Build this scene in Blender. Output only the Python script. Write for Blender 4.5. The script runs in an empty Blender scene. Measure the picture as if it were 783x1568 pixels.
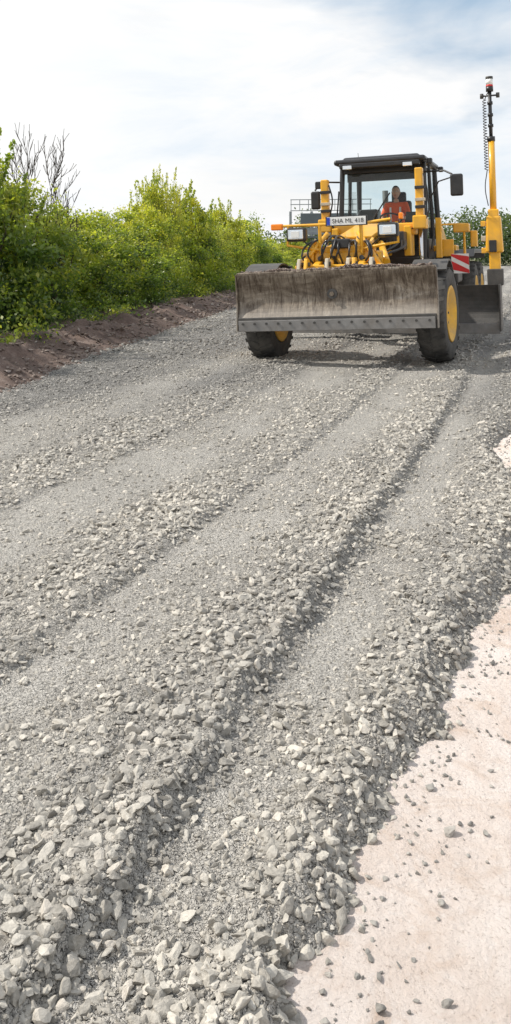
import bpy, bmesh, math, random
import numpy as np
from mathutils import Vector, Matrix
random.seed(5); rng=np.random.default_rng(7)
scn=bpy.context.scene
A=math.radians(19); CA,SA=math.cos(A),math.sin(A)
def to_world(s,u): return u*CA+s*SA, -u*SA+s*CA
def to_su(x,y): return x*SA+y*CA, x*CA-y*SA

# ---------------------------------------------------------------- noise
_p=rng.random((256,256))
def vn(x,y,o=0):
    xi=np.floor(x).astype(int); yi=np.floor(y).astype(int)
    fx=x-xi; fy=y-yi; fx=fx*fx*(3-2*fx); fy=fy*fy*(3-2*fy)
    g=lambda a,b:_p[(a+o*37)%256,(b+o*91)%256]
    return (g(xi,yi)*(1-fx)+g(xi+1,yi)*fx)*(1-fy)+(g(xi,yi+1)*(1-fx)+g(xi+1,yi+1)*fx)*fy
def fbm(x,y,o=0,n=4):
    r=0;a=1;t=0
    for i in range(n):
        r=r+a*vn(x*2**i+i*17.3,y*2**i+i*5.1,o+i);t+=a;a*=.5
    return r/t-.5
def sstep(a,b,x):
    t=np.clip((x-a)/(b-a),0,1); return t*t*(3-2*t)

# ---------------------------------------------------------------- node helpers
def mat(name):
    m=bpy.data.materials.new(name); m.use_nodes=True
    nt=m.node_tree; b=nt.nodes['Principled BSDF']; return m,nt,b
def N(nt,t,**k):
    n=nt.nodes.new(t)
    for a,v in k.items():
        if a in n.inputs.keys(): n.inputs[a].default_value=v
        else: setattr(n,a,v)
    return n
def ramp(nt,src,stops):
    r=nt.nodes.new('ShaderNodeValToRGB'); e=r.color_ramp.elements
    while len(e)<len(stops): e.new(.5)
    for i,(p,c) in enumerate(stops):
        e[i].position=p; e[i].color=(c[0],c[1],c[2],1)
    nt.links.new(src,r.inputs[0]); return r.outputs[0]
def noise(nt,scale,detail=4,rough=.6,vec=None,dist=0):
    n=nt.nodes.new('ShaderNodeTexNoise'); n.inputs['Scale'].default_value=scale
    n.inputs['Detail'].default_value=detail; n.inputs['Roughness'].default_value=rough
    n.inputs['Distortion'].default_value=dist
    if vec is not None: nt.links.new(vec,n.inputs['Vector'])
    return n.outputs['Fac']
def mix(nt,fac,a,b,bt='MIX'):
    m=nt.nodes.new('ShaderNodeMix'); m.data_type='RGBA'; m.blend_type=bt
    for i,v in ((0,fac),(6,a),(7,b)):
        if isinstance(v,(int,float)): m.inputs[i].default_value=v
        elif isinstance(v,tuple): m.inputs[i].default_value=(v[0],v[1],v[2],1)
        else: nt.links.new(v,m.inputs[i])
    return m.outputs[2]
def math_(nt,op,a,b=0.0):
    m=nt.nodes.new('ShaderNodeMath'); m.operation=op
    for i,v in enumerate((a,b)):
        if isinstance(v,(int,float)): m.inputs[i].default_value=v
        else: nt.links.new(v,m.inputs[i])
    return m.outputs[0]
def bump(nt,h,st,dist,prev=None):
    b=nt.nodes.new('ShaderNodeBump'); b.inputs['Strength'].default_value=st; b.inputs['Distance'].default_value=dist
    nt.links.new(h,b.inputs['Height'])
    if prev is not None: nt.links.new(prev,b.inputs['Normal'])
    return b.outputs[0]
def objvec(nt): return nt.nodes.new('ShaderNodeTexCoord').outputs['Object']
def attr_(nt,n):
    a=nt.nodes.new('ShaderNodeAttribute'); a.attribute_name=n; return a.outputs['Fac']
def simple(name,col,rough=.5,metal=0,var=.25,scale=6,dirt=None,dirtamt=.5,bmp=0,coat=0):
    m,nt,b=mat(name); v=objvec(nt)
    n=noise(nt,scale,6,.65,v)
    c=ramp(nt,n,[(.3,tuple(x*(1-var) for x in col)),(.7,tuple(min(1,x*(1+var*.5)) for x in col))])
    if dirt:
        n2=noise(nt,scale*.6,8,.7,v,.5)
        f=ramp(nt,n2,[(.5-.12,(0,0,0)),(.72,(dirtamt,)*3)])
        c=mix(nt,f,c,dirt)
    nt.links.new(c,b.inputs['Base Color']); b.inputs['Roughness'].default_value=rough; b.inputs['Metallic'].default_value=metal
    if coat: b.inputs['Coat Weight'].default_value=coat; b.inputs['Coat Roughness'].default_value=.12
    if bmp: nt.links.new(bump(nt,noise(nt,scale*8,5,.7,v),bmp,.01),b.inputs['Normal'])
    return m

# ---------------------------------------------------------------- materials
DAMP_SHADEC=(.61,.62,.645)  # darkening tint for damp streaks and painted-in shade
def gravel_material():
    m,nt,b=mat('crushed_gravel'); v0=objvec(nt)
    nz=nt.nodes.new('ShaderNodeTexNoise'); nz.inputs['Scale'].default_value=60; nt.links.new(v0,nz.inputs['Vector'])
    va=nt.nodes.new('ShaderNodeVectorMath'); va.operation='MULTIPLY_ADD'; nt.links.new(nz.outputs['Color'],va.inputs[0]); va.inputs[1].default_value=(.018,)*3; nt.links.new(v0,va.inputs[2]); v=va.outputs[0]
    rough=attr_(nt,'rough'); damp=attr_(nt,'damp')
    big=noise(nt,.9,3,.5,v0); mid=noise(nt,9,6,.75,v0)
    hs=[];cells=[]
    for sc in (42.0,95.0,190.0):
        vo=N(nt,'ShaderNodeTexVoronoi',Scale=sc); nt.links.new(v,vo.inputs['Vector'])
        cell=nt.nodes.new('ShaderNodeSeparateColor'); nt.links.new(vo.outputs['Color'],cell.inputs[0])
        hs.append(math_(nt,'SUBTRACT',math_(nt,'MULTIPLY',cell.outputs[1],.9),vo.outputs['Distance'])); cells.append((cell.outputs[0],vo.outputs['Distance']))
    c=ramp(nt,cells[1][0],[(0,(.22,.203,.18)),(.5,(.43,.403,.36)),(.85,(.58,.548,.49)),(1,(.64,.585,.51))])
    c=mix(nt,.4,c,ramp(nt,cells[2][0],[(0,(.20,.187,.167)),(1,(.64,.605,.545))]))
    c=mix(nt,.35,c,ramp(nt,mid,[(.3,(.26,.243,.217)),(.7,(.60,.565,.515))]))
    c=mix(nt,ramp(nt,rough,[(0,(.6,)*3),(.55,(0,)*3)]),c,(.61,.58,.53))
    c=mix(nt,ramp(nt,big,[(.45,(0,)*3),(.7,(.22,)*3)]),c,(.30,.285,.26))
    c=mix(nt,ramp(nt,cells[1][1],[(.52,(0,)*3),(.92,(.7,)*3)]),c,(.10,.094,.085))  # crevice shade between chips painted into the colour
    c=mix(nt,damp,c,DAMP_SHADEC,'MULTIPLY')
    nt.links.new(c,b.inputs['Base Color']); b.inputs['Roughness'].default_value=.8
    n1=bump(nt,hs[0],.75,.017); n2=bump(nt,hs[1],.95,.011,n1); n3=bump(nt,hs[2],.95,.0055,n2)
    nt.links.new(n3,b.inputs['Normal']); return m
def stone_material(name,lo,hi,top=(.45,.41,.35)):
    m,nt,b=mat(name); v=objvec(nt)
    g=nt.nodes.new('ShaderNodeNewGeometry')
    c=ramp(nt,g.outputs['Random Per Island'],[(0,lo),(.5,tuple((a*.5+b_*.5) for a,b_ in zip(lo,hi))),(.9,hi),(1,top)])
    c=mix(nt,.4,c,ramp(nt,noise(nt,60,5,.7,v),[(.3,tuple(x*.8 for x in lo)),(.7,tuple(min(1,x*1.15) for x in hi))]))
    c=mix(nt,attr_(nt,'damp'),c,DAMP_SHADEC,'MULTIPLY')
    nt.links.new(c,b.inputs['Base Color']); b.inputs['Roughness'].default_value=.65
    nt.links.new(bump(nt,noise(nt,180,4,.75,v),.8,.004),b.inputs['Normal']); return m
M_gravel=gravel_material()
M_stone=stone_material('gravel_stone',(.17,.156,.135),(.60,.56,.49),(.70,.63,.54))
M_clod=stone_material('soil_clod',(.085,.057,.045),(.24,.185,.155),(.38,.35,.32))
def pavement_material():
    m,nt,b=mat('pale_pink_base'); v=objvec(nt)
    c=ramp(nt,noise(nt,1.6,6,.65,v,.4),[(.3,(.60,.49,.42)),(.5,(.71,.625,.57)),(.7,(.77,.705,.665))])
    c=mix(nt,ramp(nt,noise(nt,3.2,9,.75,v,1.2),[(.49,(0,)*3),(.70,(.75,)*3)]),c,(.48,.34,.245))
    c=mix(nt,ramp(nt,noise(nt,70,4,.8,v),[(.57,(0,)*3),(.69,(.7,)*3)]),c,(.28,.205,.16))
    c=mix(nt,ramp(nt,noise(nt,22,6,.8,v),[(.55,(0,)*3),(.75,(.5,)*3)]),c,(.80,.76,.73))
    nt.links.new(c,b.inputs['Base Color']); b.inputs['Roughness'].default_value=.85
    n1=bump(nt,noise(nt,6,5,.65,v),.8,.04)
    nt.links.new(bump(nt,noise(nt,40,8,.8,v),.9,.016,n1),b.inputs['Normal']); return m
M_pave=pavement_material()
def soil_material():
    m,nt,b=mat('bank_soil'); v=objvec(nt)
    at=attr_(nt,'grass')
    c=ramp(nt,noise(nt,3,8,.75,v),[(.3,(.07,.046,.038)),(.55,(.165,.115,.093)),(.75,(.29,.23,.20))])
    gcol=ramp(nt,noise(nt,5,8,.7,v),[(.35,(.04,.06,.014)),(.6,(.09,.12,.03)),(.75,(.18,.16,.07))])
    f=math_(nt,'ADD',at,math_(nt,'MULTIPLY',math_(nt,'SUBTRACT',noise(nt,2.2,6,.7,v),.5),1.6))
    c=mix(nt,ramp(nt,f,[(.4,(0,)*3),(.6,(1,)*3)]),c,gcol)
    nt.links.new(c,b.inputs['Base Color']); b.inputs['Roughness'].default_value=.95
    nt.links.new(bump(nt,noise(nt,12,8,.75,v),.9,.06),b.inputs['Normal']); return m
M_soil=soil_material()
M_field=simple('field_ground',(.10,.11,.045),.95,scale=.3,var=.5,dirt=(.17,.14,.09),dirtamt=.6)
YEL=(.88,.44,.010)
M_yel=simple('yellow_paint',YEL,.36,var=.16,scale=3,dirt=(.38,.25,.11),dirtamt=.45,coat=.25)
M_rim=simple('rim_yellow',(.72,.40,.03),.55,var=.2,scale=8,dirt=(.30,.23,.15),dirtamt=.6)
M_blk=simple('black_parts',(.018,.018,.02),.38,var=.3,scale=8,dirt=(.07,.065,.06),dirtamt=.35)
M_dark=simple('dark_steel',(.055,.053,.05),.55,var=.4,scale=6,dirt=(.13,.115,.10),dirtamt=.5,bmp=.3)
M_tyre=simple('tyre_rubber',(.032,.031,.03),.85,var=.3,scale=7,dirt=(.14,.13,.115),dirtamt=.65,bmp=.3)
M_creme=simple('pale_steel',(.55,.50,.40),.5,var=.2,scale=8,dirt=(.3,.2,.1),dirtamt=.5)
M_chrome=simple('chrome_rod',(.65,.65,.66),.15,metal=1,var=.05)
M_grey=simple('grey_steel',(.30,.32,.34),.5,var=.15,scale=2)
M_gdark=simple('grey_panel',(.12,.14,.16),.5,var=.2,scale=1)
M_white=simple('white_paint',(.8,.8,.78),.4,var=.05)
M_red=simple('red_paint',(.62,.02,.02),.4,var=.1)
M_orange=simple('orange_vest',(.95,.12,.01),.7,var=.1)
M_amber=simple('amber_lens',(.95,.25,.01),.25,var=.1)
M_blue=simple('plate_blue',(.01,.05,.45),.4,var=.1)
M_ink=simple('plate_ink',(.01,.01,.01),.5,var=.1)
M_lamp=simple('lamp_glass',(.75,.78,.8),.08,metal=.7,var=.1)
M_skin=simple('skin',(.62,.36,.25),.55,var=.08)
M_hair=simple('hair',(.06,.035,.02),.8,var=.2)
M_trous=simple('trousers',(.03,.04,.07),.85,var=.2)
M_bark=simple('bark',(.085,.065,.05),.9,var=.4,scale=12)
def blade_mat():
    m,nt,b=mat('worn_blade_steel'); v=objvec(nt)
    def mp_(sc,rot=(0,0,0)):
        mp=N(nt,'ShaderNodeMapping'); mp.inputs['Scale'].default_value=sc; mp.inputs['Rotation'].default_value=rot; nt.links.new(v,mp.inputs[0]); return mp.outputs[0]
    c=ramp(nt,noise(nt,1.5,8,.7,mp_((1.2,1,3)),.8),[(.3,(.06,.043,.03)),(.46,(.15,.117,.086)),(.58,(.26,.215,.165)),(.72,(.42,.375,.32))])
    c=mix(nt,ramp(nt,noise(nt,2.2,6,.75,mp_((16,1,1.4),(0,.6,0))),[(.5,(0,)*3),(.74,(.65,)*3)]),c,(.42,.35,.27))
    c=mix(nt,ramp(nt,noise(nt,2.6,7,.8,mp_((6,1,1),(0,-.5,0)),1),[(.46,(0,)*3),(.60,(.9,)*3)]),c,(.055,.035,.022))
    sp=nt.nodes.new('ShaderNodeSeparateXYZ'); nt.links.new(v,sp.inputs[0])
    zz=math_(nt,'ADD',sp.outputs['Z'],math_(nt,'MULTIPLY',noise(nt,2,5,.7,mp_((1,1,1))),.3))
    c=mix(nt,ramp(nt,zz,[(.0,(.5,)*3),(.14,(0,)*3)]),c,(.34,.31,.27))
    nt.links.new(c,b.inputs['Base Color']); b.inputs['Roughness'].default_value=.48; b.inputs['Metallic'].default_value=.2
    nt.links.new(bump(nt,noise(nt,20,6,.7,v),.35,.01),b.inputs['Normal']); return m
M_blade=blade_mat()
M_edge=simple('cutting_edge',(.26,.255,.25),.42,metal=.4,var=.3,scale=5,dirt=(.2,.17,.14),dirtamt=.5)
def glass_mat():
    m,nt,b=mat('cab_glass'); nt.nodes.remove(b); out=nt.nodes['Material Output']
    t=N(nt,'ShaderNodeBsdfTransparent'); t.inputs[0].default_value=(.86,.92,.92,1)
    g=N(nt,'ShaderNodeBsdfGlossy'); g.inputs['Roughness'].default_value=.03
    f=N(nt,'ShaderNodeFresnel'); f.inputs[0].default_value=1.45
    s=N(nt,'ShaderNodeMixShader'); nt.links.new(f.outputs[0],s.inputs[0]); nt.links.new(t.outputs[0],s.inputs[1]); nt.links.new(g.outputs[0],s.inputs[2])
    nt.links.new(s.outputs[0],out.inputs[0]); return m
M_glass=glass_mat()
def leaf_mat(name,cols,tr=.42):
    m,nt,b=mat(name); out=nt.nodes['Material Output']
    oi=nt.nodes.new('ShaderNodeObjectInfo')
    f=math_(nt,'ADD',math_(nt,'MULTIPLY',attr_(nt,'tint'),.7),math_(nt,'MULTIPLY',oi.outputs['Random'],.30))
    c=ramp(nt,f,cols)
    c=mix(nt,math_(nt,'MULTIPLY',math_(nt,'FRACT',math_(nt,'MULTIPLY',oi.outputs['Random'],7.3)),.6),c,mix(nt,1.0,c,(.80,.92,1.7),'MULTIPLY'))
    nt.links.new(c,b.inputs['Base Color']); b.inputs['Roughness'].default_value=.45
    t=N(nt,'ShaderNodeBsdfTranslucent')
    c2=mix(nt,1.0,c,(1.9,1.9,.6),'MULTIPLY'); nt.links.new(c2,t.inputs[0])
    s=N(nt,'ShaderNodeMixShader'); s.inputs[0].default_value=tr
    nt.links.new(b.outputs[0],s.inputs[1]); nt.links.new(t.outputs[0],s.inputs[2]); nt.links.new(s.outputs[0],out.inputs[0]); return m
M_leaf=leaf_mat('shrub_leaf',[(.08,(.03,.06,.018)),(.32,(.11,.17,.035)),(.55,(.25,.30,.05)),(.85,(.48,.46,.08))],.45)
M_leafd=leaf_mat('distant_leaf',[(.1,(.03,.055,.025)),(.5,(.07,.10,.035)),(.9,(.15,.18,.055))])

# ---------------------------------------------------------------- mesh helpers
def mesh_np(name,V,F,material=None,smooth=False,attrs=None):
    me=bpy.data.meshes.new(name); V=np.asarray(V,dtype=np.float32); F=np.asarray(F,dtype=np.int32)
    me.vertices.add(len(V)); me.vertices.foreach_set('co',V.ravel())
    k=F.shape[1]; me.loops.add(F.size); me.loops.foreach_set('vertex_index',F.ravel())
    me.polygons.add(len(F)); me.polygons.foreach_set('loop_start',np.arange(0,F.size,k,dtype=np.int32))
    me.polygons.foreach_set('use_smooth',np.full(len(F),smooth))
    me.update(calc_edges=True)
    for an,av in (attrs or {}).items():
        a=me.attributes.new(an,'FLOAT','POINT'); a.data.foreach_set('value',np.asarray(av,dtype=np.float32))
    if material: me.materials.append(material)
    return me
def obj(name,me,parent=None):
    o=bpy.data.objects.new(name,me); scn.collection.objects.link(o)
    if parent: o.parent=parent
    return o
def grid(name,S,U,zf,material,attr=None):
    SS,UU=np.meshgrid(S,U,indexing='ij'); s=SS.ravel();u=UU.ravel()
    z=zf(s,u); x,y=to_world(s,u); V=np.stack([x,y,z],1)
    ns,nu=len(S),len(U); i=np.arange(ns-1)[:,None]*nu+np.arange(nu-1)[None]; i=i.ravel()
    F=np.stack([i,i+nu,i+nu+1,i+1],1)[:,::-1]
    at={k:f(s,u) for k,f in (attr or {}).items()}
    me=mesh_np(name,V,F,material,True,at); return obj(name,me)

# ---------------------------------------------------------------- terrain functions
es=[-20,0,1.7,2.7,3.65,4.4,5.6,6.6,7.4,8.4,10,14,40,90]; eu=[-.55,-.55,-.50,-.40,-.29,-.12,-.10,-.30,-.42,-.28,.15,.4,.7,.7]
def uedge(s): return np.interp(s,es,eu)+.16*fbm(s*1.3,s*0+3.3,3,3)+.16*fbm(s*6,s*0+8.3,5,3)
def udirt(s): return np.clip(-6.0-.18*(s-8.4),-9.8,-5.2)+.5*fbm(s*.6,s*0+1.3,6,4)
ru=[-12,-5.2,-4.6,-4.2,-3.7,-3.5,-3.2,-3.0,-2.45,-2.3,-2.0,-1.88,-1.82,-1.55,-1.35,-1.02,-.95,-.88,-.68,-.55,-.2,3]
rv=[.6,.7,.3,.25,.6,.85,.8,.28,.22,.6,.9,.65,.15,.18,.6,1,.75,.2,.3,.85,1,1]
hu=[-12,-5.2,-4.6,-4.2,-3.7,-3.5,-3.2,-3.10,-2.45,-2.3,-2.0,-1.93,-1.85,-1.6,-1.35,-1.10,-1.01,-.95,-.88,-.70,-.55,-.2,3]
hv=[0,0,-.005,-.005,.012,.018,.018,-.004,-.004,.005,.020,.020,-.012,-.004,.010,.024,.036,-.010,-.024,-.016,.010,.024,.03]
def wu(s,u): return u+.045*np.sin(s*.45+1)+.06*fbm(s*.8,u*1.5,9,3)+.06*fbm(s*6,u*6,15,3)
def roughf(s,u):
    return np.clip(np.interp(wu(s,u),ru,rv)+1.0*fbm(s*.9,u*2.5,2,3)+.7*fbm(s*3,u*5,22,2)+.30*(1-sstep(1.5,3.2,s)),.03,1)
def damp_shadef(s,u):
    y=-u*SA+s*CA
    return np.clip(.62*sstep(5.5,11,y)+.3*sstep(-4.0,-5.6,u)+1.3*fbm(s*.5,u*1.6,31,3)-.6*np.exp(-((u+2.7)/.35)**2)-.5*np.exp(-((u+4.35)/.3)**2)-.5*np.exp(-((u+1.65)/.25)**2)-.3*np.exp(-((u+.8)/.12)**2)+.25*np.exp(-((u+.96)/.05)**2),0,1)  # damp streaks; less-lit left side painted in; darker far off and along groove
def gh(s,u):
    w=wu(s,u); r=roughf(s,u)
    fall=np.clip(1.2-s/40,.3,1)*(.75+.7*vn(s*.7,u*0+w*1.2,41))
    z=np.interp(w,hu,hv)*fall + .018*fbm(s*1.2,u*2.0,4,3)
    z=z+(.2+.8*r)*(.036*fbm(s*8,u*8,7,3))+(.3+.7*r)*.024*fbm(s*28,u*28,8,3)
    e=uedge(s)
    z=z-.16*sstep(-.16,.10,u-e)
    return z
def geo(a,b,h0,k):
    r=[a]; 
    while r[-1]<b: r.append(r[-1]+max(h0,k*abs(r[-1])))
    return np.array(r)
S=np.concatenate([np.arange(-12,0.4,.25),geo(.4,95,.013,.007)])
U=np.concatenate([-geo(3.6,12.5,.03,.011)[::-1],np.arange(-3.58,1.5,.0155)])
grid('gravel_road',S,U,gh,M_gravel,{'rough':roughf,'damp':damp_shadef})
grid('pavement_base',np.arange(-14,140,.5),np.arange(-2,9,.5),lambda s,u:s*0-.085,M_pave)
R=4000; me=mesh_np('ground',[(-R,-R,-.13),(R,-R,-.13),(R,R,-.13),(-R,R,-.13)],[(0,1,2,3)],M_field); obj('ground',me)
def bz(s,u):
    d=udirt(s)-u
    z=np.interp(d,[-.9,-.35,0,.45,.9,1.5,2.2,3.2,8],[-.25,-.07,.03,.16,.22,.12,.22,.28,.3])
    return z+sstep(-.3,.6,d)*(.30*fbm(s*1.1,u*1.3,11,4)+.24*fbm(s*4,u*4,12,4))
grid('soil_bank',geo(3,120,.05,.009),-np.concatenate([np.arange(4.2,14,.06),np.arange(14,40,.6)])[::-1],bz,M_soil,{'grass':lambda s,u:sstep(1.2,2.6,udirt(s)-u)})

# ---------------------------------------------------------------- rocks
def ico(sub,seed):
    bm=bmesh.new(); bmesh.ops.create_icosphere(bm,subdivisions=sub,radius=1)
    V=np.array([v.co[:] for v in bm.verts]); F=np.array([[v.index for v in f.verts] for f in bm.faces]); bm.free()
    r=np.random.default_rng(seed)
    for k in range(11 if sub>1 else 4):
        n=r.normal(size=3); n/=np.linalg.norm(n); d=r.uniform(.35,.78)
        ex=np.maximum(0,V@n-d); V=V-ex[:,None]*n
    V+=r.normal(size=V.shape)*(.13 if sub==1 else .03)
    V*=np.array([1.12,r.uniform(.6,.95),r.uniform(.42,.75)])
    return V,F
BASE={k:[ico(k,50*k+i) for i in range(12)] for k in (1,2,3)}
def rocks(pos,size,sub,r,tilt=.6):
    Vs=[];Fs=[];off=0; var=r.integers(0,12,len(pos))
    for v in range(12):
        I=np.where(var==v)[0]
        if len(I)==0: continue
        BV,BF=BASE[sub][v]; n=len(I)
        a=r.uniform(0,6.283,n); t=r.normal(0,tilt,n); b=r.uniform(0,6.283,n)
        ca,sa,ct,st,cb,sb=np.cos(a),np.sin(a),np.cos(t),np.sin(t),np.cos(b),np.sin(b)
        Z=np.zeros(n);O=np.ones(n)
        Ra=np.stack([ca,-sa,Z,sa,ca,Z,Z,Z,O],1).reshape(n,3,3); Rt=np.stack([O,Z,Z,Z,ct,-st,Z,st,ct],1).reshape(n,3,3)
        Rb=np.stack([cb,-sb,Z,sb,cb,Z,Z,Z,O],1).reshape(n,3,3)
        Rm=Rb@Rt@Ra
        sc=r.uniform(.75,1.25,(n,3))*size[I][:,None]
        P=BV[None]*sc[:,None,:]; P=np.einsum('nij,nkj->nki',Rm,P)+pos[I][:,None,:]
        Vs.append(P.reshape(-1,3)); Fs.append((BF[None]+ (np.arange(n)*len(BV))[:,None,None]+off).reshape(-1,3)); off+=n*len(BV)
    return np.concatenate(Vs),np.concatenate(Fs)
def scatter(y0,y1,dens,pw,smin,smax,tail):
    g=np.linspace(y0,y1,400); w=2*(.36*g+.7)*dens*(g/y0)**(-pw); tot=w.mean()*(y1-y0)
    n=int(tot); c=np.cumsum(w); c/=c[-1]; Y=np.interp(rng.random(n),c,g); X=rng.uniform(-1,1,n)*(.36*Y+.7)
    s,u=to_su(X,Y)
    r=roughf(s,u); size=smin*(smax/smin)**(rng.random(n)**tail)
    size*= .58+.55*r
    e=uedge(s); d=u-e
    keep=(rng.random(n)<.36+.8*r)&(u>udirt(s)-.1)&(d<.0+.12*rng.random(n)**2)
    s,u,size,r=s[keep],u[keep],size[keep],r[keep]
    z=gh(s,u)+size*rng.uniform(-.3,.4,len(s))*(.3+.7*r)
    x,y=to_world(s,u); return np.stack([x,y,z],1),size
parts=[]
p,sz=scatter(1.2,4.6,14000,.8,.0034,.029,2.7)
a=sz>.012
parts+= [(p[~a],sz[~a],1),(p[a],sz[a],2)]
p,sz=scatter(4.6,12.5,3700,1.35,.007,.031,2.6); a=sz>.022
parts+= [(p[~a],sz[~a],1),(p[a],sz[a],2)]
p,sz=scatter(12.5,36,260,1.3,.016,.042,2.0); parts.append((p,sz,1))
n=1100; s=rng.uniform(.5,14,n); k=rng.random(n)
u=np.where(k<.5,uedge(s)-.02-abs(rng.normal(0,.16,n)),np.where(k<.75,-1.12+rng.normal(0,.12,n),rng.uniform(-3.8,-.6,n)))
size=rng.uniform(.012,.028,n)*np.where(rng.random(n)<.10,1.45,1)
x,y=to_world(s,u); parts.append((np.stack([x,y,gh(s,u)+size*.12],1),size,3))
n=1300; s=rng.uniform(.8,12,n); d=rng.exponential(.10,n)+.04; u=uedge(s)+d; size=rng.uniform(.0025,.012,n)*(1+(rng.random(n)<.10)*1.0)
x,y=to_world(s,u); parts.append((np.stack([x,y,-.085+size*.35],1),size,2))
pp=np.array([(.553,2.41,.021),(.66,2.94,.014),(.95,3.4,.014),(.62,2.45,.010),(.27,1.85,.016),(.42,1.86,.013),(.47,2.15,.014),(.28,1.93,.012),(.75,2.7,.010),(.16,1.75,.019)])
parts.append((np.stack([pp[:,0],pp[:,1],-.085+pp[:,2]*.4],1),pp[:,2],3))
Vs=[];Fs=[];o=0
for P,sz,sub in parts:
    if len(P)==0: continue
    V,F=rocks(P,sz,sub,rng); Vs.append(V);Fs.append(F+o);o+=len(V)
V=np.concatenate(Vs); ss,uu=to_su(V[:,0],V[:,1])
dm=np.clip(damp_shadef(ss,uu)+.9*sstep(.0,.08,uu-uedge(ss)),0,1)  # stones past the gravel edge darkened as well
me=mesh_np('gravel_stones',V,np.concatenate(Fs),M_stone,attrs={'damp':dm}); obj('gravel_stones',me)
print('stones tris',len(me.polygons))
n=6000; s=rng.uniform(5,60,n); u=udirt(s)+.35-abs(rng.normal(0,.8,n)); size=rng.uniform(.012,.06,n)*(.8+s/60)
x,y=to_world(s,u); V,F=rocks(np.stack([x,y,bz(s,u)+size*.2],1),size,2,rng); obj('soil_clods',mesh_np('soil_clods',V,F,M_clod))

# ---------------------------------------------------------------- vegetation
def tube(pts,rad,k=6):
    V=[];F=[]
    for i,(p,r) in enumerate(zip(pts,rad)):
        d=(Vector(pts[min(i+1,len(pts)-1)])-Vector(pts[max(i-1,0)])).normalized()
        a=d.orthogonal().normalized(); b=d.cross(a)
        for j in range(k):
            t=2*math.pi*j/k; V.append(tuple(Vector(p)+a*math.cos(t)*r+b*math.sin(t)*r))
    for i in range(len(pts)-1):
        for j in range(k): F.append((i*k+j,i*k+(j+1)%k,(i+1)*k+(j+1)%k,(i+1)*k+j))
    return V,F
def leaves(C,tint,size,r):
    n=len(C); d=r.normal(size=(n,3)); d/=np.linalg.norm(d,axis=1)[:,None]
    e=np.cross(d,r.normal(size=(n,3))); e/=np.linalg.norm(e,axis=1)[:,None]
    L=(size*r.uniform(.6,1.3,n))[:,None]
    V=np.stack([C-d*L*.5,C+e*L*.28,C+d*L*.5,C-e*L*.28],1).reshape(-1,3)
    F=np.arange(n*4).reshape(n,4); return V,F,np.repeat(tint,4)
def shrub_mesh(name,seed,H=3.2,W=1.35,nclump=110,per=120,ls=.085,spray=34,up=.5):
    r=np.random.default_rng(seed); rr=random.Random(seed)
    V=[];F=[]
    for i in range(9):
        a=rr.uniform(0,6.28); rad=rr.uniform(.2,.8)*W; h=H*rr.uniform(.75,1.0)*(1-.25*(rad/W)**2)
        pts=[]
        for t in (0,.25,.5,.75,1):
            pts.append((math.cos(a)*rad*t**1.3+rr.uniform(-.06,.06)+.08*math.cos(a),math.sin(a)*rad*t**1.3+rr.uniform(-.06,.06)+.08*math.sin(a),h*t))
        v,f=tube(pts,[.035,.028,.02,.013,.005],5); o=len(V); V+=v; F+=[tuple(q+o for q in g) for g in f]
        for b in range(6):
            t=rr.uniform(.25,.95); k=min(int(t*4),3); p=Vector(pts[k]).lerp(Vector(pts[k+1]),t*4-k)
            q=p+Vector((rr.uniform(-.5,.5),rr.uniform(-.5,.5),rr.uniform(.1,.6)))*(.8)
            v,f=tube([tuple(p),tuple(p.lerp(q,.5)+Vector((0,0,.04))),tuple(q)],[.012,.008,.003],4); o=len(V); V+=v; F+=[tuple(x+o for x in g) for g in f]
    C=[];T=[]
    for c in range(nclump):
        th=r.uniform(0,6.283); zz=r.uniform(.02,1)**.85
        prof=math.sqrt(max(0,1-(max(zz-.35,0)/.68)**2))*(.85+.15*min(1,zz/.3))
        lobes=1+.28*math.sin(3*th+seed)+.18*math.sin(5*th+seed*2+zz*6)
        rad=W*prof*lobes*(1-.5*r.random()**2.0)
        cen=np.array([math.cos(th)*rad,math.sin(th)*rad,zz*H*(.88+.18*math.sin(2*th+seed*1.7))])
        m=int(per*r.uniform(.4,1.5)); sg=r.uniform(.09,.22)
        pts=cen+r.normal(size=(m,3))*sg*np.array([1,1,.75])
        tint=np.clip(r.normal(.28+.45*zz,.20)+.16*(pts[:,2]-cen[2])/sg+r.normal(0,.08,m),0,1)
        C.append(pts);T.append(tint)
    for c in range(spray):
        th=r.uniform(0,6.283); rad=W*r.uniform(.0,.85); z0=H*(.82-.35*(rad/W)**2); ln=r.uniform(.3,1.3)*up*1.3; m=int(38*ln/.5)
        t=r.random(m); lean=r.normal(0,.3,2)
        pts=np.stack([math.cos(th)*rad+lean[0]*t*ln,math.sin(th)*rad+lean[1]*t*ln,z0+t*ln],1)+r.normal(size=(m,3))*.055*(1.3-t)[:,None]
        C.append(pts);T.append(np.clip(.7+r.normal(0,.15)+r.normal(0,.1,m),0,1))
        v,f=tube([(math.cos(th)*rad,math.sin(th)*rad,z0-.2),(math.cos(th)*rad+lean[0]*ln,math.sin(th)*rad+lean[1]*ln,z0+ln)],[.008,.003],4)
        o=len(V); V+=v; F+=[tuple(x+o for x in g) for g in f]
    nb=len(V); nF=len(F)
    C=np.concatenate(C);T=np.concatenate(T); C[:,2]=np.maximum(C[:,2],.02)
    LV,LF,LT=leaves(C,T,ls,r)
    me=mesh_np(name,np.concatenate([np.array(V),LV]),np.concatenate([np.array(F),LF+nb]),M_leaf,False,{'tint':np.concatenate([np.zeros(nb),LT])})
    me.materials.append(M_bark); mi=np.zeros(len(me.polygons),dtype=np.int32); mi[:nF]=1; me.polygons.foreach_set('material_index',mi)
    return me,float(np.percentile(C[:,2],99.0))
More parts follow.
